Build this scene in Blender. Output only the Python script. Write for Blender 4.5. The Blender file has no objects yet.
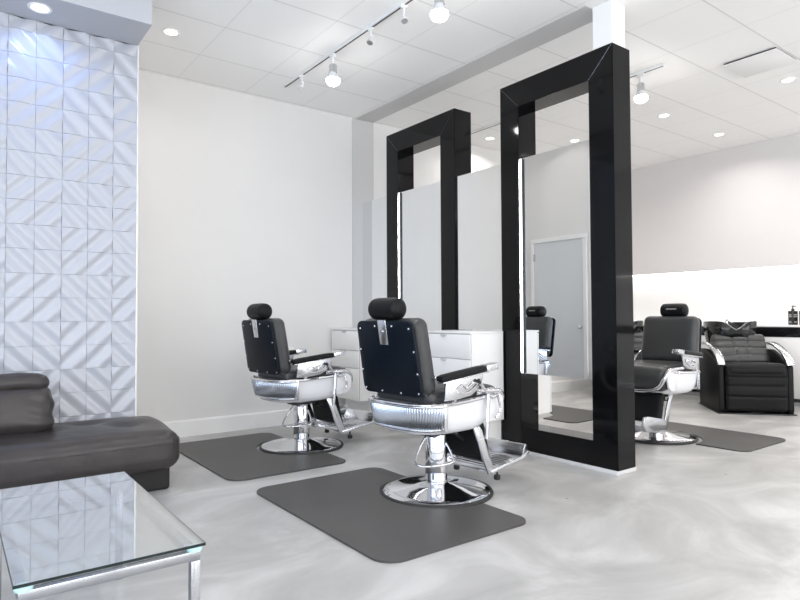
import bpy, bmesh, math, random
from math import sin, cos, pi, radians as Rd
from mathutils import Vector, Matrix
random.seed(7)
sc = bpy.context.scene
COL = sc.collection

# ---------------------------------------------------------------- materials
def mat(name, col=(.8,.8,.8), rough=.5, metal=0., spec=.5, emit=None, estr=0., coat=0., noise=None, bump=None, alpha=None):
    m = bpy.data.materials.new(name); m.use_nodes = True
    nt = m.node_tree; b = nt.nodes['Principled BSDF']
    b.inputs['Base Color'].default_value = (*col, 1)
    b.inputs['Roughness'].default_value = rough
    b.inputs['Metallic'].default_value = metal
    b.inputs['Specular IOR Level'].default_value = spec
    b.inputs['Coat Weight'].default_value = coat
    b.inputs['Coat Roughness'].default_value = .08
    if emit:
        b.inputs['Emission Color'].default_value = (*emit, 1); b.inputs['Emission Strength'].default_value = estr
    tc = None
    if noise or bump:
        tc = nt.nodes.new('ShaderNodeTexCoord')
    if noise:   # (scale, amount)
        n = nt.nodes.new('ShaderNodeTexNoise'); n.inputs['Scale'].default_value = noise[0]; n.inputs['Detail'].default_value = 4
        nt.links.new(tc.outputs['Object'], n.inputs['Vector'])
        r = nt.nodes.new('ShaderNodeValToRGB')
        a = noise[1]
        r.color_ramp.elements[0].position = .3; r.color_ramp.elements[1].position = .7
        r.color_ramp.elements[0].color = (*[c*(1-a) for c in col], 1); r.color_ramp.elements[1].color = (*[min(1, c*(1+a)) for c in col], 1)
        nt.links.new(n.outputs['Fac'], r.inputs['Fac']); nt.links.new(r.outputs['Color'], b.inputs['Base Color'])
    if bump:    # (scale, strength, distance)
        n = nt.nodes.new('ShaderNodeTexNoise'); n.inputs['Scale'].default_value = bump[0]; n.inputs['Detail'].default_value = 3
        nt.links.new(tc.outputs['Object'], n.inputs['Vector'])
        bp = nt.nodes.new('ShaderNodeBump'); bp.inputs['Strength'].default_value = bump[1]; bp.inputs['Distance'].default_value = bump[2]
        nt.links.new(n.outputs['Fac'], bp.inputs['Height']); nt.links.new(bp.outputs['Normal'], b.inputs['Normal'])
    return m

M = {}
M['wall'] = mat('wall_paint', (.765,.755,.742), .55, noise=(3,.01))
M['wall_r'] = mat('wall_paint_blush', (.72,.695,.69), .55, noise=(3,.01))
M['grey_band'] = mat('pale_grey', (.58,.575,.567), .6)
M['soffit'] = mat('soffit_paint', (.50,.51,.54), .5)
M['white'] = mat('white_satin', (.88,.875,.865), .35)
M['white_gap'] = mat('shadow_gap_grey', (.5,.5,.5), .6)
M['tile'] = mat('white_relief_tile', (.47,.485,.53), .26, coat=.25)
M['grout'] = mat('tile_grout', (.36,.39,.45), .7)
M['chrome'] = mat('chrome', (.80,.80,.82), .07, 1)
M['chrome_soft'] = mat('brushed_chrome', (.72,.73,.75), .22, 1)
M['enamel'] = mat('white_enamel', (.78,.78,.80), .15, coat=.6)
M['leather'] = mat('black_leather', (.006,.0065,.0075), .42, spec=.18, bump=(220,.15,.002))
M['leather_g'] = mat('worn_black_leather', (.040,.041,.042), .34, spec=.42, noise=(6,.12), bump=(180,.15,.002))
M['backpanel'] = mat('black_vinyl_back', (.003,.006,.011), .34, spec=.16, bump=(200,.1,.001))
M['rubber'] = mat('black_rubber', (.02,.02,.02), .6)
M['dark_metal'] = mat('dark_metal', (.05,.05,.055), .35, .8)
M['frame'] = mat('black_lacquer', (.004,.004,.0045), .06, spec=.20)
M['mirror'] = mat('mirror_glass', (.90,.91,.915), .0, 1)
M['led'] = mat('led_strip', (1,1,1), .5, emit=(1,.985,.96), estr=9)
M['lens'] = mat('lamp_lens', (1,1,1), .5, emit=(1,.98,.95), estr=14)
M['bulb'] = mat('bulb_glass', (1,1,1), .5, emit=(1,.98,.95), estr=220)
M['mat'] = mat('grey_rubber_mat', (.070,.067,.065), .42, spec=.28, noise=(2.2,.10), bump=(300,.15,.001))
M['sofa'] = mat('charcoal_leather', (.040,.035,.034), .33, spec=.42, noise=(5,.10), bump=(14,.35,.012))
M['sofa_base'] = mat('sofa_base_cloth', (.015,.014,.014), .7)
M['washleather'] = mat('black_wash_leather', (.006,.006,.0065), .40, spec=.16, bump=(160,.2,.003))
M['gloss_black'] = mat('gloss_black_basin', (.008,.008,.009), .08)
M['bottle'] = mat('black_bottle', (.015,.015,.016), .25)
M['label'] = mat('bottle_label_print', (.45,.45,.45), .5)
M['door'] = mat('white_door_paint', (.70,.715,.73), .4)
M['alu'] = mat('window_frame_alu', (.25,.25,.26), .4, .8)
M['steel'] = mat('dull_steel', (.42,.43,.45), .25, 1)
M['plinth_grey'] = mat('plinth_grey', (.6,.6,.6), .4)
M['flute'] = mat('fluted_metal', (.58,.62,.68), .22, 1)
M['clip'] = mat('frosted_corner_pad', (.55,.80,.82), .15, spec=.8)
M['dark'] = mat('dark_void', (.02,.02,.02), .8)
M['fabric_strap'] = mat('grey_plate', (.55,.56,.57), .3, .8)

def floor_material():
    m = bpy.data.materials.new('polished_concrete'); m.use_nodes = True; nt = m.node_tree; b = nt.nodes['Principled BSDF']
    tc = nt.nodes.new('ShaderNodeTexCoord')
    mp = nt.nodes.new('ShaderNodeMapping'); mp.inputs['Rotation'].default_value = (0,0,.7); mp.inputs['Scale'].default_value = (1,1.5,1)
    nt.links.new(tc.outputs['Object'], mp.inputs['Vector'])
    n1 = nt.nodes.new('ShaderNodeTexNoise'); n1.inputs['Scale'].default_value = 1.25; n1.inputs['Detail'].default_value = 7; n1.inputs['Roughness'].default_value = .6; n1.inputs['Distortion'].default_value = 1.1
    nt.links.new(mp.outputs['Vector'], n1.inputs['Vector'])
    r = nt.nodes.new('ShaderNodeValToRGB'); e = r.color_ramp.elements
    e[0].position = .33; e[0].color = (.33,.325,.318,1); e[1].position = .66; e[1].color = (.55,.543,.535,1)
    x = e.new(.5); x.color = (.42,.414,.407,1)
    nt.links.new(n1.outputs['Fac'], r.inputs['Fac']); nt.links.new(r.outputs['Color'], b.inputs['Base Color'])
    n2 = nt.nodes.new('ShaderNodeTexNoise'); n2.inputs['Scale'].default_value = 3; n2.inputs['Detail'].default_value = 4
    nt.links.new(tc.outputs['Object'], n2.inputs['Vector'])
    mr = nt.nodes.new('ShaderNodeMapRange'); mr.inputs['To Min'].default_value = .22; mr.inputs['To Max'].default_value = .42
    nt.links.new(n2.outputs['Fac'], mr.inputs['Value']); nt.links.new(mr.outputs['Result'], b.inputs['Roughness'])
    return m
M['floor'] = floor_material()

def ceiling_material():
    m = bpy.data.materials.new('ceiling_panels'); m.use_nodes = True; nt = m.node_tree; b = nt.nodes['Principled BSDF']
    b.inputs['Roughness'].default_value = .6
    tc = nt.nodes.new('ShaderNodeTexCoord'); sp = nt.nodes.new('ShaderNodeSeparateXYZ'); nt.links.new(tc.outputs['Object'], sp.inputs[0])
    def mth(op, a, bb):
        n = nt.nodes.new('ShaderNodeMath'); n.operation = op
        for i, v in enumerate((a, bb)):
            if v is None: continue
            if isinstance(v, (int, float)): n.inputs[i].default_value = v
            else: nt.links.new(v, n.inputs[i])
        return n.outputs[0]
    def grid(o, off, p, w):
        t = mth('SUBTRACT', o, off); t = mth('DIVIDE', t, p); t = mth('FRACT', mth('ADD', t, 100.0), None)
        t = mth('SUBTRACT', t, .5); t = mth('ABSOLUTE', t, None)
        return mth('GREATER_THAN', t, .5 - w/p/2)
    gx = grid(sp.outputs['X'], 1.594, .61, .010); gy = grid(sp.outputs['Y'], 4.262, .5660, .011)
    gx = mth('MULTIPLY', gx, .35); gy = mth('MULTIPLY', gy, .75)
    g = mth('MAXIMUM', gx, gy)
    mx = nt.nodes.new('ShaderNodeMixRGB'); mx.inputs['Color1'].default_value = (.96,.95,.935,1); mx.inputs['Color2'].default_value = (.66,.65,.645,1)
    nt.links.new(g, mx.inputs['Fac']); nt.links.new(mx.outputs['Color'], b.inputs['Base Color'])
    return m
M['ceiling'] = ceiling_material()

def glass_material(name, tint, ior=1.5, refl=1.0):
    m = bpy.data.materials.new(name); m.use_nodes = True; nt = m.node_tree
    for n in list(nt.nodes):
        if n.type != 'OUTPUT_MATERIAL': nt.nodes.remove(n)
    out = [n for n in nt.nodes if n.type == 'OUTPUT_MATERIAL'][0]
    t = nt.nodes.new('ShaderNodeBsdfTransparent'); t.inputs['Color'].default_value = (*tint, 1)
    g = nt.nodes.new('ShaderNodeBsdfGlossy'); g.inputs['Roughness'].default_value = 0.0; g.inputs['Color'].default_value = (1,1,1,1)
    lw = nt.nodes.new('ShaderNodeLayerWeight'); lw.inputs['Blend'].default_value = .5
    pw = nt.nodes.new('ShaderNodeMath'); pw.operation = 'POWER'; pw.inputs[1].default_value = 5; nt.links.new(lw.outputs['Facing'], pw.inputs[0])
    mu = nt.nodes.new('ShaderNodeMath'); mu.operation = 'MULTIPLY_ADD'; mu.inputs[1].default_value = .96*refl; mu.inputs[2].default_value = .04*refl; mu.use_clamp = True
    nt.links.new(pw.outputs[0], mu.inputs[0])
    mx = nt.nodes.new('ShaderNodeMixShader'); nt.links.new(mu.outputs[0], mx.inputs[0]); nt.links.new(t.outputs[0], mx.inputs[1]); nt.links.new(g.outputs[0], mx.inputs[2])
    nt.links.new(mx.outputs[0], out.inputs['Surface'])
    return m
M['window_glass'] = glass_material('window_glass', (.96,.98,1.0), 1.45)
M['table_glass'] = glass_material('table_glass', (.90,.93,.94), 1.5, 2.6)

# ---------------------------------------------------------------- mesh helpers
def finish(name, bm, m, parent=None, smooth=True, angle=40, loc=None):
    me = bpy.data.meshes.new(name)
    bmesh.ops.recalc_face_normals(bm, faces=bm.faces[:])
    bm.to_mesh(me); bm.free()
    ms = m if isinstance(m, (list, tuple)) else [m]
    for k in ms: me.materials.append(M[k] if isinstance(k, str) else k)
    if smooth:
        me.shade_smooth(); me.set_sharp_from_angle(angle=Rd(angle))
    o = bpy.data.objects.new(name, me); COL.objects.link(o)
    if parent is not None: o.parent = parent
    if loc: o.location = loc
    return o

def box(bm, x0, x1, y0, y1, z0, z1, bev=0., seg=2, mtx=None, mi=0):
    t = bmesh.new()
    bmesh.ops.create_cube(t, size=1)
    for v in t.verts:
        v.co = Vector(((x0+x1)/2 + v.co.x*(x1-x0), (y0+y1)/2 + v.co.y*(y1-y0), (z0+z1)/2 + v.co.z*(z1-z0)))
    if bev > 0: bmesh.ops.bevel(t, geom=t.edges[:], offset=bev, segments=seg, affect='EDGES', profile=.5)
    merge(bm, t, mtx, mi)
def merge(bm, t, mtx=None, mi=0):
    vm = {}
    for v in t.verts: vm[v] = bm.verts.new(mtx @ v.co if mtx else v.co)
    for f in t.faces:
        try: nf = bm.faces.new([vm[v] for v in f.verts]); nf.material_index = mi
        except ValueError: pass
    t.free()
def lathe(bm, prof, seg=40, mtx=None, mi=0, cx=0, cy=0):
    t = bmesh.new(); rings = []
    for r, z in prof:
        if r < 1e-6: rings.append([t.verts.new((cx, cy, z))])
        else: rings.append([t.verts.new((cx + r*cos(2*pi*k/seg), cy + r*sin(2*pi*k/seg), z)) for k in range(seg)])
    for a, b in zip(rings, rings[1:]):
        for k in range(seg):
            k2 = (k+1) % seg
            if len(a) == 1 and len(b) == 1: continue
            if len(a) == 1: t.faces.new((a[0], b[k2], b[k]))
            elif len(b) == 1: t.faces.new((a[k], a[k2], b[0]))
            else: t.faces.new((a[k], a[k2], b[k2], b[k]))
    for rg in (rings[0], rings[-1]):
        if len(rg) > 1: t.faces.new(rg)
    merge(bm, t, mtx, mi)
def smooth_path(pts, n=6, closed=False):
    P = [Vector(p) for p in pts]; out = []
    N = len(P); rng = range(N if closed else N-1)
    for i in rng:
        if closed: p0, p1, p2, p3 = P[i-1], P[i], P[(i+1) % N], P[(i+2) % N]
        else: p0, p1, p2, p3 = P[max(i-1,0)], P[i], P[i+1], P[min(i+2,N-1)]
        for k in range(n):
            t = k/n
            out.append(.5*((2*p1) + (-p0+p2)*t + (2*p0-5*p1+4*p2-p3)*t*t + (-p0+3*p1-3*p2+p3)*t**3))
    if not closed: out.append(P[-1])
    return out
def tube(bm, pts, r, seg=10, closed=False, mtx=None, flat=1.0, mi=0):
    t = bmesh.new(); P = [Vector(p) for p in pts]; N = len(P); rings = []
    prev = None
    for i, p in enumerate(P):
        if closed: d = P[(i+1) % N] - P[i-1]
        else: d = P[min(i+1,N-1)] - P[max(i-1,0)]
        d.normalize()
        if prev is None:
            u = d.cross(Vector((0,0,1)))
            if u.length < 1e-3: u = d.cross(Vector((0,1,0)))
        else: u = prev - d*prev.dot(d)
        u.normalize(); prev = u; w = d.cross(u)
        rr = r[i] if isinstance(r, (list, tuple)) else r
        rings.append([t.verts.new(p + u*rr*cos(2*pi*k/seg) + w*rr*flat*sin(2*pi*k/seg)) for k in range(seg)])
    pr = list(zip(rings, rings[1:])) + ([(rings[-1], rings[0])] if closed else [])
    for a, b in pr:
        for k in range(seg): t.faces.new((a[k], a[(k+1) % seg], b[(k+1) % seg], b[k]))
    if not closed: t.faces.new(rings[0]); t.faces.new(rings[-1])
    merge(bm, t, mtx, mi)
def prism(bm, poly, axis, a, b, bev=0., mtx=None, mi=0):
    """poly in the two other axes, extruded along axis from a to b"""
    t = bmesh.new()
    def P(u, v, w):
        return {'x': (w,u,v), 'y': (u,w,v), 'z': (u,v,w)}[axis]
    A = [t.verts.new(P(u,v,a)) for u, v in poly]; B = [t.verts.new(P(u,v,b)) for u, v in poly]
    t.faces.new(A); t.faces.new(B)
    for i in range(len(poly)):
        j = (i+1) % len(poly); t.faces.new((A[i], A[j], B[j], B[i]))
    if bev > 0:
        bmesh.ops.recalc_face_normals(t, faces=t.faces[:])
        bmesh.ops.bevel(t, geom=t.edges[:], offset=bev, segments=2, affect='EDGES', profile=.5)
    merge(bm, t, mtx, mi)
def cushion(bm, sx, sy, sz, r, n=14, puff=(0,0,0), mtx=None, seam=0., mi=0, fn=None):
    """rounded box centred on origin with bulging faces"""
    t = bmesh.new(); hx, hy, hz = sx/2, sy/2, sz/2
    bmesh.ops.create_cube(t, size=2); bmesh.ops.subdivide_edges(t, edges=t.edges[:], cuts=n, use_grid_fill=True)
    for v in t.verts:
        c = v.co
        q = Vector((math.copysign(abs(c.x)**.8, c.x), math.copysign(abs(c.y)**.8, c.y), math.copysign(abs(c.z)**.8, c.z)))
        p = Vector((q.x*hx, q.y*hy, q.z*hz))
        inn = Vector((max(-hx+r, min(hx-r, p.x)), max(-hy+r, min(hy-r, p.y)), max(-hz+r, min(hz-r, p.z))))
        d = p - inn
        if d.length > 1e-9: p = inn + d.normalized()*r
        fx, fy, fz = 1-(p.x/hx)**2, 1-(p.y/hy)**2, 1-(p.z/hz)**2
        fx, fy, fz = max(0,fx), max(0,fy), max(0,fz)
        k = Vector((p.x/hx*puff[0]*fy*fz, p.y/hy*puff[1]*fx*fz, p.z/hz*puff[2]*(fx*fy)**.6))
        p = p + k
        if fn: p = fn(p)
        v.co = p
    merge(bm, t, mtx, mi)
def rrect(x0, x1, y0, y1, r, n=6):
    out = []
    for cx, cy, a0 in ((x1-r,y1-r,0),(x0+r,y1-r,90),(x0+r,y0+r,180),(x1-r,y0+r,270)):
        for k in range(n+1):
            a = Rd(a0 + 90*k/n); out.append((cx+r*cos(a), cy+r*sin(a)))
    return out
def NB(): return bmesh.new()
def thing(name, label, cat, loc=(0,0,0), rz=0., group=None):
    o = bpy.data.objects.new(name, None); COL.objects.link(o); o.location = loc; o.rotation_euler = (0,0,rz)
    o.empty_display_size = .1
    tag(o, label, cat, group); return o
def tag(o, label, cat, group=None):
    o['label'] = label; o['category'] = cat
    if group: o['group'] = group
    return o
def struct(name, bm, m, parent=None, smooth=False):
    o = finish(name, bm, m, parent, smooth=smooth)
    if parent is None: o['kind'] = 'structure'
    return o
def copy_tree(o, parent=None):
    c = o.copy(); COL.objects.link(c)
    if parent is not None: c.parent = parent; c.matrix_parent_inverse = o.matrix_parent_inverse.copy()
    for ch in list(o.children): copy_tree(ch, c)
    return c
def T(x=0, y=0, z=0): return Matrix.Translation((x, y, z))
def RX(a): return Matrix.Rotation(Rd(a), 4, 'X')
def RY(a): return Matrix.Rotation(Rd(a), 4, 'Y')
def RZ(a): return Matrix.Rotation(Rd(a), 4, 'Z')

# ---------------------------------------------------------------- dimensions
YB = 5.435; ZC = 3.167; XL = -2.8; YF = -3.0; XR = 7.92; XR2 = 8.06
XBK = 1.015; YT = 4.37     # corner of the tiled block

# floor / ceiling
b = NB(); box(b, XL-.1, XR2+.1, YF-.1, YB+.1, -.1, 0); struct('floor', b, 'floor')
b = NB(); box(b, XL-.1, XR2+.1, YF-.1, YB+.1, ZC, ZC+.1); struct('ceiling', b, 'ceiling')
b = NB(); box(b, XBK, XR2+.1, YB, YB+.1, 0, ZC); struct('wall_back', b, 'wall')
b = NB(); box(b, XBK-.1, XBK, YT, YB, 0, ZC); struct('wall_side', b, 'wall')
b = NB(); box(b, XL-.1, XBK-.1, YT, YT+.1, 0, ZC); struct('wall_tile_backing', b, 'grout')
b = NB(); box(b, XR, XR2+.1, YF, YB, 1.63, ZC, .004); box(b, XR2, XR2+.1, YF, YB, 0, 1.63); struct('wall_right', b, 'wall_r')
b = NB(); box(b, XR2-.012, XR2, YF, YB-.001, .93, 1.63); struct('trim_splashback', b, 'white')

# window walls (daylight comes from the left and from behind the camera)
def window_wall_x(x0, x1, y0, y1, wins, name):
    b = NB(); ys = y0
    for (a, c, z0, z1) in wins:
        box(b, x0, x1, ys, a, 0, ZC); box(b, x0, x1, a, c, 0, z0); box(b, x0, x1, a, c, z1, ZC); ys = c
    box(b, x0, x1, ys, y1, 0, ZC); struct(name, b, 'wall')
window_wall_x(XL-.1, XL, YF, YT, [(-2.4, .2, .25, 2.75), (.5, 3.1, .25, 2.75)], 'wall_left')
b = NB()
wf = [(-2.2, .9), (1.3, 4.4), (4.8, 7.6)]; xs = XL
for a, c in wf:
    box(b, xs, a, YF-.1, YF, 0, ZC); box(b, a, c, YF-.1, YF, 0, .12); box(b, a, c, YF-.1, YF, 2.75, ZC); xs = c
box(b, xs, XR2+.1, YF-.1, YF, 0, ZC); struct('wall_front', b, 'wall')
k = 0
for (a, c) in [(-2.4,.2),(.5,3.1)]:
    k += 1
    b = NB(); box(b, XL-.08, XL-.02, a, a+.05, .25, 2.75); box(b, XL-.08, XL-.02, c-.05, c, .25, 2.75); box(b, XL-.08, XL-.02, a, c, .25, .30); box(b, XL-.08, XL-.02, a, c, 2.70, 2.75); box(b, XL-.08, XL-.02, (a+c)/2-.02, (a+c)/2+.02, .3, 2.7)
    w = struct('window_%d' % k, b, 'alu')
    b = NB(); box(b, XL-.055, XL-.05, a+.05, c-.05, .3, 2.7); g = struct('pane', b, 'window_glass', w)
for a, c in wf:
    k += 1
    b = NB(); box(b, a, a+.05, YF-.08, YF-.02, .12, 2.75); box(b, c-.05, c, YF-.08, YF-.02, .12, 2.75); box(b, a, c, YF-.08, YF-.02, .12, .17); box(b, a, c, YF-.08, YF-.02, 2.70, 2.75); box(b, (a+c)/2-.02, (a+c)/2+.02, YF-.08, YF-.02, .17, 2.7)
    w = struct('window_%d' % k, b, 'alu')
    b = NB(); box(b, a+.05, c-.05, YF-.055, YF-.05, .17, 2.7); struct('pane', b, 'window_glass', w)

# relief tiles on the block beside the sofa
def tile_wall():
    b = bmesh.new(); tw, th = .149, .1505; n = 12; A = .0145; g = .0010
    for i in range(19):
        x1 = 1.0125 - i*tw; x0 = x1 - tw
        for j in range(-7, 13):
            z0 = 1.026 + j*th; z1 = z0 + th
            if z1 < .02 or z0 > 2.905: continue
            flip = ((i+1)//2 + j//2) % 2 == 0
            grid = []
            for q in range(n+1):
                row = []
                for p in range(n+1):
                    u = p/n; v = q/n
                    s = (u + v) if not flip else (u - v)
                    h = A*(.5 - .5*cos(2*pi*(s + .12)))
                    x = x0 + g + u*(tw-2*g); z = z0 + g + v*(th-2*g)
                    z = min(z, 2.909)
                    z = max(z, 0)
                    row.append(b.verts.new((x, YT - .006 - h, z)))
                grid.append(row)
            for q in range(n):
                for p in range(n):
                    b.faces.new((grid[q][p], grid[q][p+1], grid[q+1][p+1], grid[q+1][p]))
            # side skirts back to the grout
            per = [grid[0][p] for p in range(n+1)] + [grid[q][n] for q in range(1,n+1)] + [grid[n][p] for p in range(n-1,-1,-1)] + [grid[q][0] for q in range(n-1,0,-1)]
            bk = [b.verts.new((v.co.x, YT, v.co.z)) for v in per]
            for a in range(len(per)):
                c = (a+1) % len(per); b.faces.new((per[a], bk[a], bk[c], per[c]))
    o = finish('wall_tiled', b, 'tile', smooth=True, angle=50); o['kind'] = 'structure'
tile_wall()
b = NB(); box(b, XL, XBK-.1, YT-.003, YT, 0, 2.91); struct('trim_grout', b, 'grout')
b = NB(); box(b, XBK-.003, XBK+.004, YT-.018, YT+.02, 0, 2.909, .001); struct('trim_tile_edge', b, 'white')
# soffit over the tiles
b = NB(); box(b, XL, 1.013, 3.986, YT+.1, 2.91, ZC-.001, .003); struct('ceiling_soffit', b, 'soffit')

# flush grey band on back wall and ceiling above the mirror line
b = NB(); box(b, 3.42, 3.69, YB-.012, YB, .93, ZC, .002); struct('wall_grey_band', b, 'grey_band')
b = NB(); box(b, 3.45, 3.68, 2.502, YB-.012, ZC-.008, ZC, .002); struct('ceiling_grey_band', b, 'grey_band')
b = NB(); box(b, 3.526, 3.68, 2.352, 2.502, 2.873, ZC-.001, .003); struct('trim_column', b, 'white')

# baseboards
b = NB(); prism(b, [(YB,0),(YB-.018,0),(YB-.018,.130),(YB-.012,.145),(YB,.145)], 'x', XBK, XR2); struct('baseboard_back', b, 'white')
b = NB(); box(b, XBK, XBK+.016, YT+.02, YT+.05, 0, .145, .003); box(b, XBK, XBK+.016, 5.30, YB-.02, 0, .145, .003); struct('baseboard_side', b, 'white')

# door in the block side (seen in the mirror)
b = NB(); box(b, XBK, XBK+.012, 4.475, 5.22, .005, 1.975, .003)
box(b, XBK+.003, XBK+.014, 4.475, 5.22, .005, 1.975, .002)
d = struct('door_1', b, 'door')
b = NB()
for (y0,y1,z0,z1) in ((4.42,4.472,0,1.977),(5.223,5.275,0,1.977),(4.42,5.275,1.978,2.03)): box(b, XBK, XBK+.025, y0, y1, z0, z1, .004)
struct('door_frame', b, 'white', d)
b = NB(); lathe(b, [(0,0),(.026,0),(.026,.004),(.010,.006),(.009,.012),(.020,.016),(.024,.022),(.018,.029),(0,.031)], 24, T(XBK+.014,4.52,.915) @ RY(90)); finish('door_handle', b, 'chrome_soft', d)
b = NB()
for z in (.25, 1.0, 1.75): box(b, XBK+.012, XBK+.03, 5.205, 5.225, z, z+.09, .002)
finish('hinge', b, 'chrome_soft', d)

# wall outlet plate
b = NB(); box(b, 2.66, 2.735, YB-.008, YB, .68, .75, .003); o = finish('outlet_plate', b, 'white'); tag(o, 'small white outlet plate low on the back wall behind the farther barber chair', 'outlet')

# ---------------------------------------------------------------- mirror frames
X1, X2 = 3.524, 3.725
def mirror_frame(y0, y1, label):
    t = thing('standing_mirror', label, 'mirror', ((X1+X2)/2, (y0+y1)/2, 0), 0, 'tall black mirror frames')
    w = (y1-y0)/2; iw = w-.193; ZB, ZT, IB, IT = .028, 2.8715, .20, 2.675; d = (X2-X1)/2
    bm = NB(); rings = []
    out = [(-w,ZB),(w,ZB),(w,ZT),(-w,ZT)]; inn = [(-iw,IB),(iw,IB),(iw,IT),(-iw,IT)]
    V = {}
    for s in (-1,1):
        for nm, P in (('o',out),('i',inn)):
            for kk, (yy, zz) in enumerate(P): V[s,nm,kk] = bm.verts.new((s*d, yy, zz))
    for kk in range(4):
        j = (kk+1) % 4
        for s in (-1,1): bm.faces.new((V[s,'o',kk],V[s,'o',j],V[s,'i',j],V[s,'i',kk]))
        for nm in 'oi': bm.faces.new((V[-1,nm,kk],V[-1,nm,j],V[1,nm,j],V[1,nm,kk]))
    bmesh.ops.recalc_face_normals(bm, faces=bm.faces[:])
    ed = [e for e in bm.edges if len(e.link_faces) == 2 and e.calc_face_angle(0) > .5]
    bmesh.ops.bevel(bm, geom=ed, offset=.0025, segments=2, affect='EDGES')
    finish('frame_surround', bm, 'frame', t, angle=50)
    # thin mitre lines on the corners
    for sx in (-1,):
        for sy in (-1,1):
            for (z_o, z_i) in ((ZT,IT),):
                a = Vector((sx*(d+.0004), sy*(w-.004), z_o - math.copysign(.004, z_o-z_i))); c = Vector((sx*(d+.0004), sy*iw, z_i))
                bm = NB(); tube(bm, [a, c], .0007, 6)
                finish('mitre_joint', bm, 'steel', t)
    bm = NB(); box(bm, -d-.010, d+.010, -w, w, 0, .028, .003); finish('plinth', bm, 'plinth_grey', t)
    bm = NB(); box(bm, .018-d, .024-d, -iw, iw, .61, 2.268); finish('mirror', bm, 'mirror', t, smooth=False)
    for s in (1,):
        bm = NB(); box(bm, .001-d, .0175-d, iw-.024, iw-.0003, .612, 2.262, .003)
        finish('light_strip', bm, 'led', t)
        bm = NB(); box(bm, .003-d, .0175-d, iw-.0285, iw-.0245, .612, 2.262); finish('strip_channel', bm, 'dark_metal', t)
    return t
mirror_frame(2.349, 3.377, 'tall black lacquered mirror frame nearest the camera, standing to the ceiling column')
mirror_frame(3.925, 4.953, 'tall black mirror frame farther back, with drawers standing against its lower part')
for (y0, y1, lab) in ((3.379, 3.923, 'frameless mirror panel between the two black frames above the white drawers'), (4.955, YB-.014, 'narrow frameless mirror panel between the far black frame and the back wall')):
    b = NB(); box(b, 3.542, 3.548, y0, y1, .932, 2.268); o = finish('frameless_mirror', b, 'mirror', smooth=False); tag(o, lab, 'mirror')

# drawer cabinets, front = -X
def cabinet(y0, y1, x0, x1, sgn, label, body_y=None):
    t = thing('drawer_cabinet', label, 'cabinet', (0,0,0), 0, 'white drawer cabinets under the mirrors')
    ya, yb_ = (y0, y1)
    bm = NB()
    xa = x0 + .02*sgn
    box(bm, min(xa,x1), max(xa,x1), ya, yb_, .235, .915, .002)
    if body_y: box(bm, 3.509 if sgn > 0 else 3.628, 3.62 if sgn > 0 else 3.740, body_y[0], body_y[1], .235, .915, .002)
    finish('carcass', bm, 'white', t, smooth=False)
    bm = NB(); box(bm, min(x0,x1), max(x0,x1), ya-.002, yb_+.0 if yb_ > 5.4 else yb_+.002, .915, .930, .002)
    finish('cabinet_top', bm, 'white', t)
    bm = NB(); xp = x0 + .16*sgn; box(bm, min(xp,x1), max(xp,x1), ya+.03, yb_-.01, 0, .235); finish('plinth', bm, 'white', t, smooth=False)
    bm = NB(); box(bm, min(x0+.012*sgn,xa), max(x0+.012*sgn,xa), ya+.004, yb_-.004, .24, .914); finish('shadow_gap', bm, 'white_gap', t, smooth=False)
    for (z0, z1) in ((.722,.908),(.551,.716),(.238,.545)):
        bm = NB(); box(bm, min(x0,x0+.012*sgn), max(x0,x0+.012*sgn), ya+.002, yb_-.002, z0, z1, .002)
        dr = finish('drawer', bm, 'white', t)
        bm = NB(); ym = (ya+yb_)/2
        prism(bm, [(ym-.035,z1+.001),(ym+.035,z1+.001),(ym+.022,z1-.018),(ym-.022,z1-.018)], 'x', min(x0-.012*sgn,x0+.001*sgn), max(x0-.012*sgn,x0+.001*sgn), .002)
        finish('pull', bm, 'plinth_grey', dr)
    return t
cabinet(3.352, 3.95, 3.15, 3.510, 1, 'white three-drawer cabinet between the two black mirror frames, chair side', (3.388, 3.914))
cabinet(4.905, YB-.020, 3.15, 3.510, 1, 'white three-drawer cabinet in the back corner beside the farther chair')
cabinet(3.352, 3.95, 4.09, 3.739, -1, 'white cabinet on the far side of the mirrors, seen through the low frame opening', (3.388, 3.914))

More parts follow.
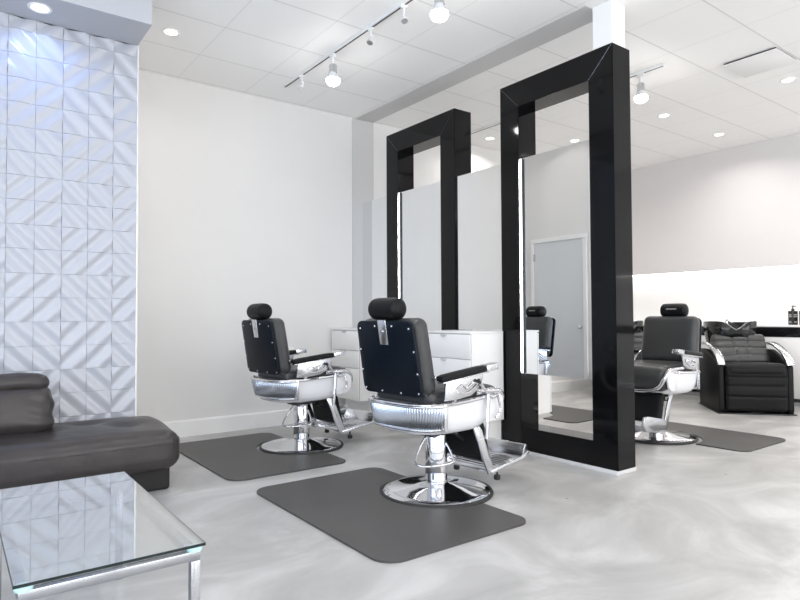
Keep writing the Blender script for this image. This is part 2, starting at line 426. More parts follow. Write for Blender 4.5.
# ---------------------------------------------------------------- barber chair (local +X is where it faces)
def tub_ring(z, hx, hy, e=3.0, n=56, cx=0.):
    P = []
    for k in range(n):
        a = 2*pi*k/n; ca, sa = cos(a), sin(a)
        x = math.copysign(abs(ca)**(2/e), ca)*hx; y = math.copysign(abs(sa)**(2/e), sa)*hy
        P.append((cx+x, y, z))
    return P
def make_chair(label, loc, rz):
    t = thing('barber_chair', label, 'chair', loc, rz, 'black and chrome barber chairs')
    # base
    bm = NB(); lathe(bm, [(0,.070),(.062,.068),(.085,.058),(.13,.048),(.20,.036),(.27,.028),(.312,.022),(.322,.014),(.322,.010),(0,.010)], 64); finish('base_disc', bm, 'chrome', t)
    bm = NB(); lathe(bm, [(.318,.001),(.336,.001),(.339,.008),(.335,.016),(.322,.020),(.318,.016)], 64); finish('base_ring', bm, 'rubber', t)
    bm = NB(); lathe(bm, [(.064,.055),(.066,.060),(.066,.345),(.062,.352),(.044,.356),(.044,.392),(.0,.392)], 40); finish('pump_column', bm, 'chrome', t)
    bm = NB(); box(bm, -.15,.16,-.10,.10,.368,.392,.004); box(bm, -.10,.12,-.06,.06,.345,.37,.004)
    tube(bm, [(.02,-.15,.37),(.02,.15,.37)], .012); tube(bm, [(.10,-.07,.34),(.17,-.07,.30)], .010); tube(bm, [(.07,.05,.35),(.12,.06,.26)], .010)
    finish('seat_bracket', bm, 'dark_metal', t)
    bm = NB(); P = smooth_path([(-.055,.03,.335),(-.11,.03,.27),(-.165,.01,.205),(-.172,-.03,.190),(-.14,-.07,.186),(-.05,-.115,.190),(.01,-.125,.200),(.025,-.105,.235),(.025,-.05,.31)], 6)
    tube(bm, P, .0065, 10); finish('pump_lever', bm, 'chrome', t)
    # tub
    levels = [(.385,.17,.14,2.4),(.388,.24,.20,2.6),(.400,.285,.245,2.9),(.430,.310,.268,3.2),(.470,.320,.276,3.6),(.53,.326,.281,3.8),(.565,.330,.284,4.0)]
    def build_tub(levels, off=0.0):
        bm = NB(); R_ = []
        for z, hx, hy, e in levels:
            # the floor of the tub sweeps up towards the front
            pts = tub_ring(z, hx+off, hy+off, e, 72, -.03)
            R_.append([bm.verts.new((x, y, z + (.035*max(0,(x-.05)/.3)**1.5 if z < .5 else .026*max(0,(x+.1)/.4)))) for x, y, z in pts])
        for a, c in zip(R_, R_[1:]):
            for q in range(72): bm.faces.new((a[q], a[(q+1) % 72], c[(q+1) % 72], c[q]))
        bm.faces.new(R_[0]); bm.faces.new(R_[-1]); return bm
    finish('seat_tub', build_tub(levels), 'enamel', t, angle=60)
    # rim trim
    bm = NB(); pts = tub_ring(.567, .333, .287, 4.0, 72, -.03)
    tube(bm, [(x, y, z + .026*max(0,(x+.1)/.4)) for x, y, z in pts], .011, 8, closed=True, flat=1.0); finish('rim_trim', bm, 'chrome', t)
    # fluted metal band around the rear
    bm = NB(); rows = []
    N = 480; za = [(.427,.320,.272,3.3,0.0),(.436,.323,.276,3.4,1),(.49,.333,.286,3.6,1),(.546,.340,.291,3.9,1),(.556,.340,.291,4.0,0.0)]
    def arc_pts(z, hx, hy, e, fl):
        P = []
        pts = tub_ring(z, hx, hy, e, 1440, -.02)
        # keep the part with x < -.10 ordered by angle, resampled by arc length
        seq = [p for p in pts if p[0] < -.215]
        L = [0]
        for a, c in zip(seq, seq[1:]): L.append(L[-1] + math.hypot(c[0]-a[0], c[1]-a[1]))
        j = 0
        for q in range(N+1):
            s = L[-1]*q/N
            while j < len(L)-2 and L[j+1] < s: j += 1
            f = (s-L[j])/max(1e-9, L[j+1]-L[j]); a, c = seq[j], seq[j+1]
            px, py = a[0]+(c[0]-a[0])*f, a[1]+(c[1]-a[1])*f
            tx, ty = c[0]-a[0], c[1]-a[1]; l = math.hypot(tx, ty) or 1
            nx, ny = ty/l, -tx/l
            h = .0065*fl*abs(sin(pi*q/N*44))
            P.append((px+nx*h, py+ny*h, z))
        return P
    for (z,hx,hy,e,fl) in za: rows.append([bm.verts.new(p) for p in arc_pts(z,hx,hy,e,fl)])
    for a, c in zip(rows, rows[1:]):
        for q in range(N): bm.faces.new((a[q],a[q+1],c[q+1],c[q]))
    finish('fluted_band', bm, 'flute', t, angle=80)
    bm = NB()
    for z, hx, hy, e in ((.427,.321,.273,3.3),(.557,.341,.292,4.0)):
        pts = [p for p in tub_ring(z, hx+.004, hy+.004, e, 360, -.02) if p[0] < -.20]
        tube(bm, pts[::3], .007, 8)
    for s in (-1,1): box(bm, -.222,-.198, s*.284-.008, s*.284+.008, .420, .572, .003)
    finish('band_trim', bm, 'chrome_soft', t)
    # seat cushion
    bm = NB(); cushion(bm, .54, .47, .085, .035, 14, (.006,.006,.012), T(-.01,0,.598))
    cushion(bm, .17, .485, .195, .055, 14, (.020,.006,.010), T(.232,0,.535) @ RY(8)); sc_ = finish('seat_cushion', bm, 'leather_g', t)
    bm = NB(); P = smooth_path([(.05,-.268,.612),(.20,-.270,.612),(.275,-.265,.600),(.315,-.245,.545),(.317,-.20,.470),(.317,-.12,.437),(.319,0,.428),(.317,.12,.437),(.317,.20,.470),(.315,.245,.545),(.275,.265,.600),(.20,.270,.612),(.05,.268,.612)], 5)
    tube(bm, P, .017, 10, flat=1.0); finish('seat_rail', bm, 'chrome', t)
    for s in (-1,1):
        bm = NB(); prism(bm, [(.16,.605),(.27,.605),(.300,.565),(.305,.52),(.290,.465),(.25,.437),(.16,.430)], 'y', s*.262-.009, s*.262+.009, .004); finish('seat_cheek', bm, 'enamel', t)
    # backrest (leans back)
    BM = T(-.290,0,.622) @ RY(-9.5)
    def taper(p):
        f = (p.z+.2)/.4; s = 1 - .035*f
        return Vector((p.x, p.y*s, p.z))
    bm = NB(); cushion(bm, .115, .505, .425, .05, 16, (.012,0,0), BM @ T(.016,0,.208), fn=taper); finish('backrest', bm, 'leather_g', t)
    bm = NB(); poly = rrect(-.247,.247,-.002,.418,.045,6)
    prism(bm, [(y*(1-.035*(z/.4)), z) for y, z in poly], 'x', -.060, -.040, .005, BM); bp = finish('back_panel', bm, 'backpanel', t, angle=50)
    studs = [(-.215,.375),(-.075,.388),(.075,.388),(.215,.375),(-.232,.25),(.232,.25),(-.236,.13),(.236,.13),(-.225,.022),(-.08,.014),(.08,.014),(.225,.022)]
    for (yy, zz) in studs:
        bm = NB(); lathe(bm, [(0,.004),(.004,.0035),(.0065,.001),(.0065,-.002),(0,-.002)], 12, BM @ T(-.0602, yy*(1-.035*(zz/.4)), zz) @ RY(-90)); finish('stud', bm, 'chrome', bp)
    # back hinge irons
    for s in (-1,1):
        bm = NB(); tube(bm, [(-.24,s*.20,.58),(-.30,s*.20,.66)], .012, 10)
        tube(bm, [(-.10,s*.262,.60),(-.20,s*.262,.69),(-.27,s*.255,.72)], .011, 10, flat=.8)
        finish('hinge_iron', bm, 'chrome', t)
    # headrest
    bm = NB(); prof = []
    L = .120; r = .062
    for k in range(0, 9): a = Rd(90*k/8); prof.append((r*sin(a)*.98+.0001, -L + .030 - .030*cos(a)))
    prof = [(0,-L)] + prof[1:] + [(r*1.02, -.07),(r*1.03,0),(r*1.02,.07)] + [(p[0], -p[1]) for p in reversed(prof[1:])] + [(0,L)]
    lathe(bm, prof, 36, T(-.372,.012,1.092) @ RX(90)); hr = finish('headrest', bm, 'leather', t, angle=60)
    bm = NB(); rnd = random.Random(2); yy = -.045
    while yy < .045:
        cw = rnd.uniform(.004,.008); a = Rd(12)
        box(bm, .0632,.0638, yy, yy+cw, -.005,.005, mtx=T(-.372,.012,1.092) @ RY(-12)); yy += cw+.003
    finish('headrest_print', bm, 'label', hr, smooth=False)
    bm = NB(); box(bm, -.069,-.060,-.034,.034,.285,.425,.002, mtx=BM); tube(bm, [BM@Vector((-.068,0,.36)), BM@Vector((-.078,0,.36))], .008)
    finish('headrest_bracket', bm, 'chrome_soft', t)
    # arms
    for s in (-1,1):
        bm = NB(); AM = T(-.072, s*.285, .730) @ RY(-6)
        cushion(bm, .375, .060, .036, .014, 8, (0,0,.002), AM); ap = finish('armrest_pad', bm, 'leather', t)
        bm = NB(); box(bm, .178,.282,-.029,.029,-.020,.017,.004, mtx=AM); box(bm, -.18,.20,-.024,.024,-.026,-.018,.002, mtx=AM); finish('armrest_cap', bm, 'chrome_soft', ap)
        bm = NB(); y = s*.285
        prism(bm, [(-.21,.692),(.10,.732),(.085,.68),(.05,.632),(-.01,.602),(-.12,.590),(-.22,.588)], 'y', y-.008, y+.008, .003)
        pnl = finish('arm_panel', bm, 'chrome_soft', t)
        bm = NB(); yo = y + s*.012
        tube(bm, smooth_path([(-.13,yo,.650),(-.09,yo,.668),(-.05,yo,.648),(0,yo,.672),(.05,yo,.668)],5), .005, 8)
        tube(bm, smooth_path([(-.12,yo,.628),(-.05,yo,.620),(.02,yo,.650),(.06,yo,.690)],5), .004, 8)
        for q in ((-.05,.648),(.0,.672)): lathe(bm, [(0,.008),(.009,.005),(.011,0),(0,0)], 14, T(q[0], yo-s*.004, q[1]) @ RX(-90*s))
        finish('scroll_ornament', bm, 'chrome', pnl)
        bm = NB(); tube(bm, [(-.13,s*.275,.58),(-.165,s*.275,.635),(-.185,s*.275,.70)], [.012,.010,.010], 8); finish('arm_post', bm, 'chrome', t)
    # recline lever on the right-hand side
    bm = NB(); y = -.305
    tube(bm, [(.05,y,.672),(.12,y,.600)], .008, 10); tube(bm, [(.12,y,.598),(.155,y,.580),(.215,y+.01,.588)], [.011,.014,.012], 10)
    tube(bm, [(.125,y,.600),(.115,y,.47),(.11,y,.44)], [.013,.010,.010], 10)
    tube(bm, smooth_path([(.215,y+.01,.588),(.235,y+.01,.53),(.232,y+.01,.49),(.20,y+.01,.455)],5), .007, 8)
    lv = finish('recline_lever', bm, 'chrome', t)
    bm = NB(); tube(bm, [(.110,y,.445),(.105,y,.345)], .0125, 12); finish('lever_grip', bm, 'chrome', lv)
    bm = NB(); tube(bm, [(.035,y,.687),(.052,y,.670)], .0095, 10); finish('lever_tip', bm, 'rubber', lv)
    # calf rest and footrest
    FM = T(.255,0,.43) @ RY(24)
    bm = NB(); cushion(bm, .05, .37, .25, .018, 8, (.006,0,0), T(.235,0,.290) @ RY(-14)); finish('calf_rest', bm, 'leather', t)
    for s in (-1,1):
        bm = NB(); yy = s*.205
        prism(bm, [(.10,.395),(.150,.400),(.175,.375),(.285,.118),(.270,.095),(.235,.100),(.185,.20),(.15,.30)], 'y', yy-.008, yy+.008, .003)
        finish('footrest_arm', bm, 'chrome_soft', t)
    bm = NB()
    # foot plate: shallow tray with raised side wings
    prism(bm, [(.235,.110),(.565,.150),(.565,.158),(.235,.118)], 'y', -.205, .205, .002)
    for s in (-1,1):
        yy = s*.215
        prism(bm, [(.250,.100),(.560,.140),(.625,.200),(.600,.262),(.540,.262),(.300,.215),(.245,.20)] if s > 0 else [(.250,.100),(.560,.140),(.625,.175),(.612,.190),(.545,.162),(.300,.132),(.245,.125)], 'y', yy-.008, yy+.008, .004)
    prism(bm, [(.556,.146),(.563,.142),(.628,.195),(.612,.228),(.598,.228)], 'y', -.205, .205, .002)
    fp = finish('foot_plate', bm, 'chrome_soft', t)
    bm = NB()
    for q in range(9):
        xx = .29 + q*.028; zz = .1205 + (xx-.235)*.12; tube(bm, [(xx,-.17,zz),(xx,.17,zz)], .0035, 6)
    finish('tread_ribs', bm, 'chrome', fp)
    for s in (-1,1):
        bm = NB(); lathe(bm, [(0,.125),(.006,.125),(.006,.072),(.019,.070),(.021,.050),(.017,.042),(0,.042)], 16, T(.36,s*.17,0)); finish('foot_bumper', bm, 'rubber', fp)
    return t
chair_near = make_chair('black barber chair nearest the camera, back turned, in front of the near mirror frame', (2.35,2.80,0), Rd(5))
def place(o, label, loc, rz):
    c = copy_tree(o); c['label'] = label; c.location = loc; c.rotation_euler = (0,0,rz); return c
place(chair_near, 'black barber chair farther back by the white back wall, back turned to us', (2.305,4.44,0), Rd(4))
place(chair_near, 'black barber chair facing us on the right of the near mirror frame', (4.895,2.90,0), Rd(180+4))

# ---------------------------------------------------------------- anti-fatigue mats
def mat_obj(cx, cy, sgn, y0, y1, xw, label):
    """rounded mat with a round bite for the chair base; xw = outer edge"""
    r = .11; R0 = .352; n = 28
    xi = cx + sgn*.03
    x0, x1 = (xw, xi) if sgn > 0 else (xw, xi)
    # build outline in a frame where bite faces +x, then flip
    w0 = 0.; w1 = abs(xi-xw); bc = abs(cx-xw); yc = cy
    P = []
    def arc(ax, ay, rr, a0, a1, m=7):
        for k in range(m+1):
            a = Rd(a0+(a1-a0)*k/m); P.append((ax+rr*cos(a), ay+rr*sin(a)))
    arc(w0+r, y0+r, r, 180, 270); arc(w1-.09, y0+.09, .09, 270, 360)
    # into the bite
    dy = math.sqrt(R0*R0-(w1-bc)**2)
    a_start = math.degrees(math.atan2(-dy, w1-bc)); a_end = -360 - a_start
    for k in range(n+1):
        a = Rd(a_start + (a_end - a_start)*k/n); P.append((bc+R0*cos(a), yc+R0*sin(a)))
    arc(w1-.09, y1-.09, .09, 0, 90); arc(w0+r, y1-r, r, 90, 180)
    P = [(xw + sgn*u, v) for u, v in P]
    bm = NB(); t = bmesh.new()
    A = [t.verts.new((u, v, .0)) for u, v in P]; B = [t.verts.new((u, v, .010)) for u, v in P]
    f = t.faces.new(B); g = t.faces.new(A)
    for i in range(len(P)):
        j = (i+1) % len(P); t.faces.new((A[i],A[j],B[j],B[i]))
    bmesh.ops.triangulate(t, faces=[f, g]); merge(bm, t)
    o = finish('floor_mat', bm, 'mat', smooth=False); tag(o, label, 'mat', 'grey barber chair mats'); return o
mat_obj(2.365, 2.80, 1, 2.09, 3.50, 1.475, 'dark grey floor mat under the nearest barber chair')
mat_obj(2.30, 4.44, 1, 3.735, 5.13, 1.445, 'dark grey floor mat under the farther chair by the back wall')
mat_obj(4.895, 2.88, -1, 2.14, 3.55, 5.66, 'dark grey floor mat under the chair right of the black frame')
mat_obj(4.895, 4.45, -1, 3.73, 5.14, 5.66, 'dark grey floor mat with no chair, seen through the low frame opening')

# ---------------------------------------------------------------- sofa
def sofa():
    t = thing('sofa', 'charcoal leather low sofa against the white relief tile wall', 'sofa', (0,4.03,0))
    y0, y1 = 3.73-4.03, 4.318-4.03; xr = 1.135
    bm = NB(); box(bm, -2.3, xr-.035, y0+.11, y1-.02, .0, .16, .02, 3); finish('sofa_base', bm, 'sofa_base', t)
    rnd = random.Random(3)
    def ff(p):
        # tufts, creases on the top face
        x, y, z = p
        if z > .06:
            for (tx, ty) in ((.55,-.02),(.35,.12),(.15,-.02),(-.15,.1),(-.4,-.02)):
                d2 = ((x-tx)/.09)**2 + ((y-ty)/.06)**2
                z -= .022*math.exp(-d2)
            z += .006*sin(x*9+y*13)*max(0, 1-abs(y)/.3)
            z += .015*(y/.3)
        if y < -.22: y += .006*sin(x*31 + z*6)*max(0,(z+.1)/.2)
        return Vector((x, y, z))
    L = 1.62
    bm = NB(); cushion(bm, L, y1-y0+.01, .235, .075, 40, (.012,.012,.030), T(xr-L/2, (y0+y1)/2, .262), fn=ff); st = finish('seat_cushion', bm, 'sofa', t, angle=60)
    bm = NB(); tube(bm, smooth_path([(xr-L+.1, y0-.008, .300),(xr-.7, y0-.013,.300),(xr-.1,y0-.006,.300),(xr-.03,y0+.03,.300),(xr+.006,y0+.12,.300),(xr+.008,y1-.1,.300)],8), .0035, 6); finish('piping', bm, 'sofa', st)
    bm = NB(); cushion(bm, 1.5, y1-y0+.01, .235, .075, 24, (.012,.012,.030), T(xr-L-.745, (y0+y1)/2, .262)); finish('seat_cushion', bm, 'sofa', t, angle=60)
    def wr(p):
        x, y, z = p
        e = max(0, (x-.45)/.15)
        y += .005*sin(z*70 + x*30)*e
        x += .005*sin(z*60)*e
        return Vector((x, y, z))
    bm = NB(); cushion(bm, 1.3, .22, .28, .07, 26, (.01,.03,.01), T(.49-.65, .085, .510) @ RX(-10), fn=wr); bk = finish('back_cushion', bm, 'sofa', t, angle=60)
    bm = NB(); cushion(bm, 1.27, .18, .105, .05, 20, (.01,.01,.006), T(.47-.635, .100, .668) @ RX(-14), fn=lambda p: Vector((p.x, p.y+.004*sin(p.x*23), p.z+.004*sin(p.x*17)))); finish('head_roll', bm, 'sofa', t, angle=60)
    bm = NB(); cushion(bm, 1.3, .22, .28, .07, 14, (.01,.03,.01), T(.49-1.97, .085, .510) @ RX(-10)); finish('back_cushion', bm, 'sofa', t, angle=60)
    bm = NB(); cushion(bm, 1.27, .18, .105, .05, 14, (.01,.01,.006), T(.49-1.97, .100, .668) @ RX(-14)); finish('head_roll', bm, 'sofa', t, angle=60)
    return t
sofa()

# ---------------------------------------------------------------- glass tables
def glass_table(x0, x1, y0, y1, label):
    t = thing('glass_table', label, 'table', ((x0+x1)/2, (y0+y1)/2, 0), 0, 'glass coffee tables')
    w, l = (x1-x0)/2, (y1-y0)/2; s = .013
    bm = NB(); box(bm, -w, w, -l, l, .412, .420, .001, 1); finish('glass_top', bm, 'table_glass', t, smooth=False)
    bm = NB()   # dark green polished edge of the pane
    for (a,c,d,e) in ((-w-.0008,w+.0008,-l-.0010,-l+.0006),(-w-.0008,w+.0008,l-.0006,l+.0010),(-w-.0010,-w+.0006,-l,l),(w-.0006,w+.0010,-l,l)): box(bm, a,c,d,e,.4122,.4198)
    gm = mat('glass_edge', (.004,.014,.014), .15); finish('glass_edge', bm, gm, t, smooth=False)
    bm = NB()
    e = .010
    for yy in (-l+e, l-e-.026): box(bm, -w+e, w-e, yy, yy+.026, .372, .398, .002)
    for xx in (-w+e, w-e-.026): box(bm, xx, xx+.026, -l+e+.0265, l-e-.0265, .372, .398, .002)
    finish('top_rail', bm, 'steel', t)
    for sx in (-1,1):
        for sy in (-1,1):
            cx, cy = sx*(w-e-s), sy*(l-e-s)
            bm = NB(); box(bm, cx-s, cx+s, cy-s, cy+s, 0, .3715, .002); lg = finish('leg', bm, 'steel', t)
            bm = NB(); lathe(bm, [(0,.397),(.020,.397),(.022,.404),(.018,.4095),(0,.4095)], 20, T(cx,cy,0)); finish('corner_pad', bm, 'clip', t)
    return t
glass_table(.128, .583, 1.70, 2.68, 'glass-topped coffee table with chrome frame in front of the sofa')
glass_table(-.372, .100, 1.70, 2.68, 'second glass table mostly out of frame, at the bottom left corner')

# ---------------------------------------------------------------- wash stations
def wash_chair(label, loc, rz):
    t = thing('shampoo_chair', label, 'chair', loc, rz, 'black shampoo chairs with basins')
    W = .332
    # side shells
    for s in (-1,1):
        y = s*W
        bm = NB()
        prism(bm, [(-.40,.0),(.34,.0),(.36,.05),(.355,.50),(.30,.535),(.10,.60),(-.12,.66),(-.34,.66),(-.42,.60),(-.43,.2)], 'y', y-.028, y+.028, .010)
        sh = finish('side_shell', bm, 'washleather', t, angle=50)
        bm = NB(); P = smooth_path([(.355,y,.515),(.325,y,.570),(.20,y,.645),(.02,y,.705),(-.16,y,.730),(-.30,y,.715)], 6)
        tt = bmesh.new()
        rings = []
        for i, p in enumerate(P):
            d = (P[min(i+1,len(P)-1)] - P[max(i-1,0)]).normalized(); n = Vector((-d.z,0,d.x)); 
            if n.z < 0: n = -n
            rings.append([tt.verts.new(p + n*h + Vector((0,q,0))) for q, h in ((-.036,-.012),(.036,-.012),(.036,.008),(.028,.014),(-.028,.014),(-.036,.008))])
        for a, c in zip(rings, rings[1:]):
            for k in range(6): tt.faces.new((a[k],a[(k+1) % 6],c[(k+1) % 6],c[k]))
        tt.faces.new(rings[0]); tt.faces.new(rings[-1]); merge(bm, tt)
        finish('armrest', bm, 'chrome_soft', t, angle=40)
    # front apron with padded seams
    def apr(p):
        z = p.z
        for q in (-.075, .035, .13): 
            p = Vector((p.x - (.010*math.exp(-((z-q)/.010)**2) if p.x > 0 else 0), p.y, p.z))
        return p
    bm = NB(); cushion(bm, .12, .60, .46, .035, 44, (.010,0,0), T(.335,0,.262), fn=apr); finish('front_apron', bm, 'washleather', t, angle=60)
    bm = NB(); cushion(bm, .60, .60, .14, .06, 16, (.01,0,.02), T(.10,0,.440) @ RY(-6)); finish('seat_cushion', bm, 'washleather', t)
    def quilt(p):
        if p.x > 0:
            for q in (-.16,-.07,.02,.11):
                p = Vector((p.x - .014*math.exp(-((p.z-q)/.010)**2), p.y, p.z))
            d = abs(abs(p.y) - .055 - .10*(p.z+.1)) 
            p = Vector((p.x - .012*math.exp(-(d/.010)**2), p.y, p.z))
        return p
    bm = NB(); cushion(bm, .13, .56, .42, .05, 46, (.02,0,0), T(-.14,0,.632) @ RY(-30), fn=quilt); finish('backrest', bm, 'leather_g', t, angle=60)
    # basin
    bm = NB(); prism(bm, [(-.46,.0),(-.26,.0),(-.28,.60),(-.30,.72),(-.50,.72)], 'y', -.20, .20, .01); finish('basin_pedestal', bm, 'gloss_black', t)
    bm = NB(); t2 = bmesh.new(); n = 64; rr = []
    def ring(hx, hy, z, nf, e=2.8):
        out = []
        for k in range(n):
            a = 2*pi*k/n; ca, sa = cos(a), sin(a)
            x = math.copysign(abs(ca)**(2/e), ca)*hx; y = math.copysign(abs(sa)**(2/e), sa)*hy
            notch = nf*1.25*math.exp(-(y/.085)**2)*(1 if ca > 0 else 0)*min(1,max(0,(x/hx)*2-.6))
            out.append(t2.verts.new((x, y, z - notch)))
        return out
    R_ = [ring(.16,.18,-.24,0), ring(.215,.245,-.19,0), ring(.238,.262,-.06,.01), ring(.250,.270,.045,.075), ring(.243,.263,.055,.08), ring(.225,.243,.050,.08), ring(.215,.232,-.01,.05), ring(.19,.20,-.09,0), ring(.08,.09,-.13,0)]
    for a, c in zip(R_, R_[1:]):
        for k in range(n): t2.faces.new((a[k],a[(k+1) % n],c[(k+1) % n],c[k]))
    t2.faces.new(R_[0]); t2.faces.new(R_[-1]); BT = T(-.38,-.03,.915) @ RY(-2)
    rim = [BT @ v.co for v in R_[4]]
    merge(bm, t2, BT)
    bs = finish('basin', bm, 'gloss_black', t, angle=60)
    bm = NB(); tube(bm, rim, .0055, 8, closed=True); finish('basin_rim', bm, 'steel', bs)
    bm = NB(); lathe(bm, [(0,0),(.026,0),(.026,.02),(.016,.03),(.014,.06),(0,.065)], 20, T(-.60,0,.925)); tube(bm, smooth_path([(-.60,0,.96),(-.585,0,.99),(-.545,0,.995),(-.515,0,.975)],5), .009, 10); tube(bm, [(-.60,-.04,.965),(-.60,.04,.965)], .007, 8)
    finish('faucet', bm, 'chrome', bs)
    bm = NB(); box(bm, -.42,.385,-.375,.375,0,.012,.004); finish('floor_plate', bm, 'dark_metal', t)
    return t
w1 = wash_chair('black shampoo chair with basin, quilted back, at the far right of the salon', (7.10,3.13,0), Rd(221))
w2 = copy_tree(w1); w2['label'] = 'second shampoo chair, its basin edge just showing behind the right-hand barber chair'; w2.location = (7.10,4.55,0)

# ---------------------------------------------------------------- long wall counter on the right
XC = 7.76
t = thing('wall_counter', 'long white counter ledge with black band along the right wall', 'counter', (XC,2.5,0))
def cbox(name, m, x0,x1,y0,y1,z0,z1,bev=.002):
    bm = NB(); box(bm, x0-XC, x1-XC, y0-2.5, y1-2.5, z0, z1, bev); return finish(name, bm, m, t)
cbox('counter_top', 'white', XC-.02, XR2-.013, -1.0, YB-.02, .905, .930, .003)
cbox('black_band', 'gloss_black', XC, XR2-.013, -1.0, YB-.02, .790, .905)
for k in range(6):
    ya = -1.0 + k*1.07; yb_ = ya+1.066
    cbox('front_panel', 'white', XC+.004, XC+.03, ya, min(yb_, YB-.02), .09, .788)
cbox('carcass', 'white', XC+.03, XR2-.013, -1.0, YB-.02, .09, .790)
cbox('toe_kick', 'chrome_soft', XC+.05, XR2-.013, -1.0, YB-.02, 0, .09)

# pump bottles
def bottle():
    t = thing('pump_bottle', 'black pump bottle on the right counter, the left one of the pair', 'bottle', (7.86,2.915,.930), Rd(60), 'black pump bottles on the counter')
    bm = NB(); poly = rrect(-.036,.036,-.036,.036,.008,4); prism(bm, poly, 'z', 0, .162, .003); bd = finish('bottle_body', bm, 'bottle', t)
    bm = NB(); lathe(bm, [(0,.160),(.016,.162),(.016,.186),(.006,.188),(.006,.212),(.012,.214),(.012,.222),(0,.223)], 18); tube(bm, [(0,0,.219),(.0,-.036,.216)], .005, 8); finish('pump', bm, 'bottle', t)
    # faint lettering rows on two sides
    for rot in (0, 90, 180, 270):
        bm = NB(); Rm = RZ(rot)
        rnd = random.Random(5)
        for (z, h, w) in ((.118,.016,.040),(.095,.010,.044),(.040,.007,.030),(.028,.005,.034)):
            x = -w/2
            while x < w/2:
                cw = h*rnd.uniform(.35,.6); box(bm, x, x+cw*.7, -.0366, -.0361, z-h/2, z+h/2, mtx=Rm); x += cw
        finish('label_print', bm, 'label', bd, smooth=False)
    return t
p = bottle()
p2 = copy_tree(p); p2.location = (7.86,2.80,.930); p2['label'] = 'black pump bottle cut by the right edge of the photo, beside its twin'
# ---------------------------------------------------------------- lights
def area(name, loc, size, power, col=(1,.97,.93), rot=(0,0,0), shape='DISK', sy=None, parent=None, spread=180):
    l = bpy.data.lights.new(name, 'AREA'); l.shape = shape; l.size = size; l.energy = power; l.color = col; l.spread = Rd(spread)
    if sy: l.size_y = sy
    o = bpy.data.objects.new(name, l); COL.objects.link(o); o.location = loc; o.rotation_euler = rot
    if parent: o.parent = parent
    return o
PW = 24
def downlight_proto(label, loc, zc):
    t = thing('downlight', label, 'ceiling light', (*loc, zc), 0, 'recessed ceiling downlights')
    bm = NB(); lathe(bm, [(.046,-.002),(.062,-.006),(.066,-.001),(.066,0.0),(.046,0.0)], 32); finish('trim_ring', bm, 'white', t)
    bm = NB(); lathe(bm, [(0,-.003),(.047,-.003),(.047,-.001),(0,-.001)], 28); finish('lens', bm, 'lens', t)
    return t
dl = None
spots = [((1.294,4.568),ZC,'recessed downlight over the gap right of the tiled wall'),
 ((5.146,5.10),ZC,'recessed downlight seen between the two black frames'),
 ((6.05,4.568),ZC,'recessed downlight seen through the top of the near black frame'),
 ((6.056,3.428),ZC,'recessed downlight just right of the track lamp beside the near frame'),
 ((6.048,2.241),ZC,'recessed downlight right of the ceiling air diffuser'),
 ((7.222,3.413),ZC,'recessed downlight closest to the right wall'),
 ((.414,4.16),2.91,'recessed downlight in the grey soffit over the tiled wall')]
off = [(1.29,2.2),(1.29,-.2),(-1.1,2.4),(-1.1,-.2),(3.6,.4),(3.6,-1.6),(6.05,1.0),(6.05,-.6),(7.22,2.24),(7.22,.6),(4.8,.9),(.2,-1.8)]  # unseen downlights, added for soft overall light in the room
for (p, z, lab) in spots + [(q, ZC, 'unseen recessed downlight added to brighten the room') for q in off]:
    if dl is None: dl = downlight_proto(lab, p, z); o = dl
    else: o = copy_tree(dl); o.location = (*p, z); o['label'] = lab
    pw = PW * (.25 if z < 3 else .35 if p == (1.294,4.568) else 1)
    col = (.25,.42,1) if z < 3 else (1,.955,.91)
    area('downlight_lamp', (*p, z-.012), .09, pw, col=col, spread=150)

def track(x, y0, y1, label):
    t = thing('light_track', label, 'light track', (x,(y0+y1)/2,ZC), 0, 'ceiling light tracks')
    l = (y1-y0)/2
    bm = NB(); box(bm, -.018,.018,-l,l,-.022,-.0005,.002); finish('track_rail', bm, 'white', t)
    bm = NB(); box(bm, -.006,.006,-l+.01,l-.01,-.0235,-.0215); finish('track_slot', bm, 'dark_metal', t)
    return t
track(2.432, .3, 5.013, 'white ceiling light track over the two turned barber chairs')
track(4.79, 2.70, 5.1, 'short white ceiling track end right of the near black frame')
def track_lamp(loc, label):
    t = thing('track_lamp', label, 'track lamp', loc, 0, 'lit bulbs on the ceiling tracks')
    bm = NB(); box(bm, -.016,.016,-.03,.03,-.03,0,.003); lathe(bm, [(0,-.028),(.010,-.03),(.010,-.085),(0,-.085)], 16); finish('stem', bm, 'white', t)
    bm = NB(); lathe(bm, [(0,-.083),(.024,-.083),(.030,-.090),(.031,-.140),(.034,-.150),(.030,-.152),(0,-.152)], 28); finish('socket', bm, 'chrome_soft', t)
    bm = NB(); lathe(bm, [(.029,-.150),(.034,-.162),(.048,-.185),(.055,-.200),(.053,-.202)], 28); finish('bulb_neck', bm, 'enamel', t)
    bm = NB(); lathe(bm, [(0,-.196),(.053,-.200),(.056,-.212),(.053,-.226),(.043,-.240),(.025,-.250),(0,-.254)], 28); finish('bulb', bm, 'bulb', t)
    area('track_bulb', (loc[0],loc[1],loc[2]-.262), .10, PW*.3, spread=120)
    return t
track_lamp((2.432,4.147,ZC-.022), 'lit bulb near the far end of the left ceiling track')
track_lamp((2.432,2.84,ZC-.022), 'lit bulb at the top edge of the photo on the left track')
track_lamp((4.79,2.918,ZC-.022), 'lit bulb on the short track right of the black frame')
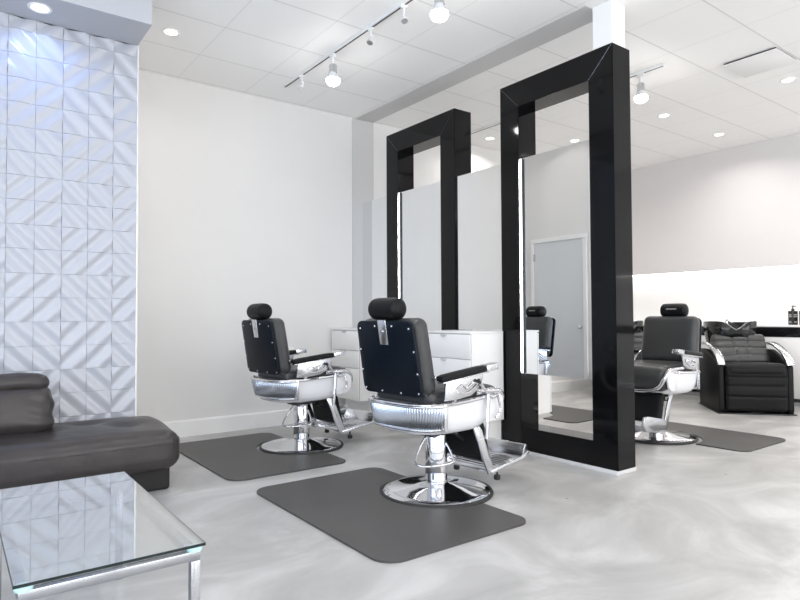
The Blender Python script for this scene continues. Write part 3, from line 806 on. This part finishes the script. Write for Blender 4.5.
def small_head(loc, rz, label):
    t = thing('track_spotlight', label, 'track spotlight', loc, rz, 'small unlit spotlights on the left track')
    bm = NB(); box(bm, -.013,.013,-.022,.022,-.018,0,.003); tube(bm, [(0,0,-.018),(0,0,-.06)], .006, 10); finish('stem', bm, 'white', t)
    bm = NB(); lathe(bm, [(0,.03),(.012,.028),(.014,.0),(.026,-.03),(.024,-.034),(0,-.028)], 24, T(0,0,-.085) @ RY(28)); finish('lamp_head', bm, 'enamel', t)
    bm = NB(); lathe(bm, [(0,-.030),(.022,-.030),(.022,-.034),(0,-.034)], 20, T(0,0,-.085) @ RY(28)); finish('lamp_glass', bm, 'chrome', t)
    return t
h = small_head((2.432,4.676,ZC-.022), .4, 'small unlit spotlight at the far end of the left track')
for y, rz, lab in ((3.604,.4,'small unlit spotlight in the middle of the left track'), (3.206,1.2,'small unlit spotlight next to the top-edge bulb')):
    c = copy_tree(h); c.location = (2.432,y,ZC-.022); c.rotation_euler = (0,0,rz); c['label'] = lab

# LED cove over the counter
b = NB(); box(b, XR+.06, XR+.085, -1.0, YB-.05, 1.612, 1.629); o = finish('cove_light', b, 'led'); tag(o, 'hidden LED strip under the raised right wall panel, washing the wall white', 'light strip')
area('cove_lamp', (XR+.07, 2.6, 1.605), .03, 26, col=(1,.99,.97), shape='RECTANGLE', sy=5.4, rot=(0,0,0))
for (y, xx) in ((2.863, X1+.012), (4.44, X1+.012)):
    for s in (1,):
        area('frame_strip_lamp', (X1-.006, y+s*.315, 1.43), .012, 5, shape='RECTANGLE', sy=1.6, rot=(Rd(90),0,Rd(-90)))

# plaque air diffuser
t = thing('air_diffuser', 'square white ceiling air diffuser with dark gap around its plate', 'vent', (5.415,2.215,ZC))
bm = NB(); box(bm, -.20,.20,-.20,.20,-.016,-.001); finish('neck', bm, 'dark', t, smooth=False)
bm = NB(); box(bm, -.212,.212,-.212,.212,-.021,-.016,.001); finish('plaque', bm, 'white', t)

# daylight portals + world
for (a, c) in [(-2.4,.2),(.5,3.1)]:
    area('window_daylight', (XL-.12,(a+c)/2,1.5), 2.5, 300, col=(.76,.86,1), shape='RECTANGLE', sy=2.5, rot=(0,Rd(-90),0))
for (a, c) in wf:
    area('window_daylight', ((a+c)/2,YF-.12,1.43), c-a, 320, col=(1,.945,.89), shape='RECTANGLE', sy=2.5, rot=(Rd(90),0,0))
wd = bpy.data.worlds.new('world'); sc.world = wd; wd.use_nodes = True
bg = wd.node_tree.nodes['Background']; bg.inputs['Color'].default_value = (.62,.76,1,1); bg.inputs['Strength'].default_value = 1.2

# ---------------------------------------------------------------- camera
f = 605.25; pt = .0270; ya = .6401; ro = -.0045
F = Vector((sin(ya)*cos(pt), cos(ya)*cos(pt), sin(pt))); R0 = Vector((cos(ya), -sin(ya), 0)); U0 = R0.cross(F)
R_ = R0*cos(ro) + U0*sin(ro); U_ = U0*cos(ro) - R0*sin(ro)
cd = bpy.data.cameras.new('camera'); cd.sensor_width = 36; cd.lens = f/800*36; cd.clip_start = .02
cam = bpy.data.objects.new('camera', cd); COL.objects.link(cam)
mw = Matrix((( R_.x,U_.x,-F.x,0),(R_.y,U_.y,-F.y,0),(R_.z,U_.z,-F.z,1.05),(0,0,0,1)))
cam.matrix_world = mw; sc.camera = cam

vs = sc.view_settings; vs.view_transform = 'Standard'; vs.look = 'None'; vs.gamma = 1; vs.use_curve_mapping = False; vs.exposure = -1.55
cy = sc.cycles; cy.use_denoising = True; cy.max_bounces = 12; cy.diffuse_bounces = 6; cy.glossy_bounces = 6; cy.transparent_max_bounces = 12; cy.sample_clamp_indirect = 6
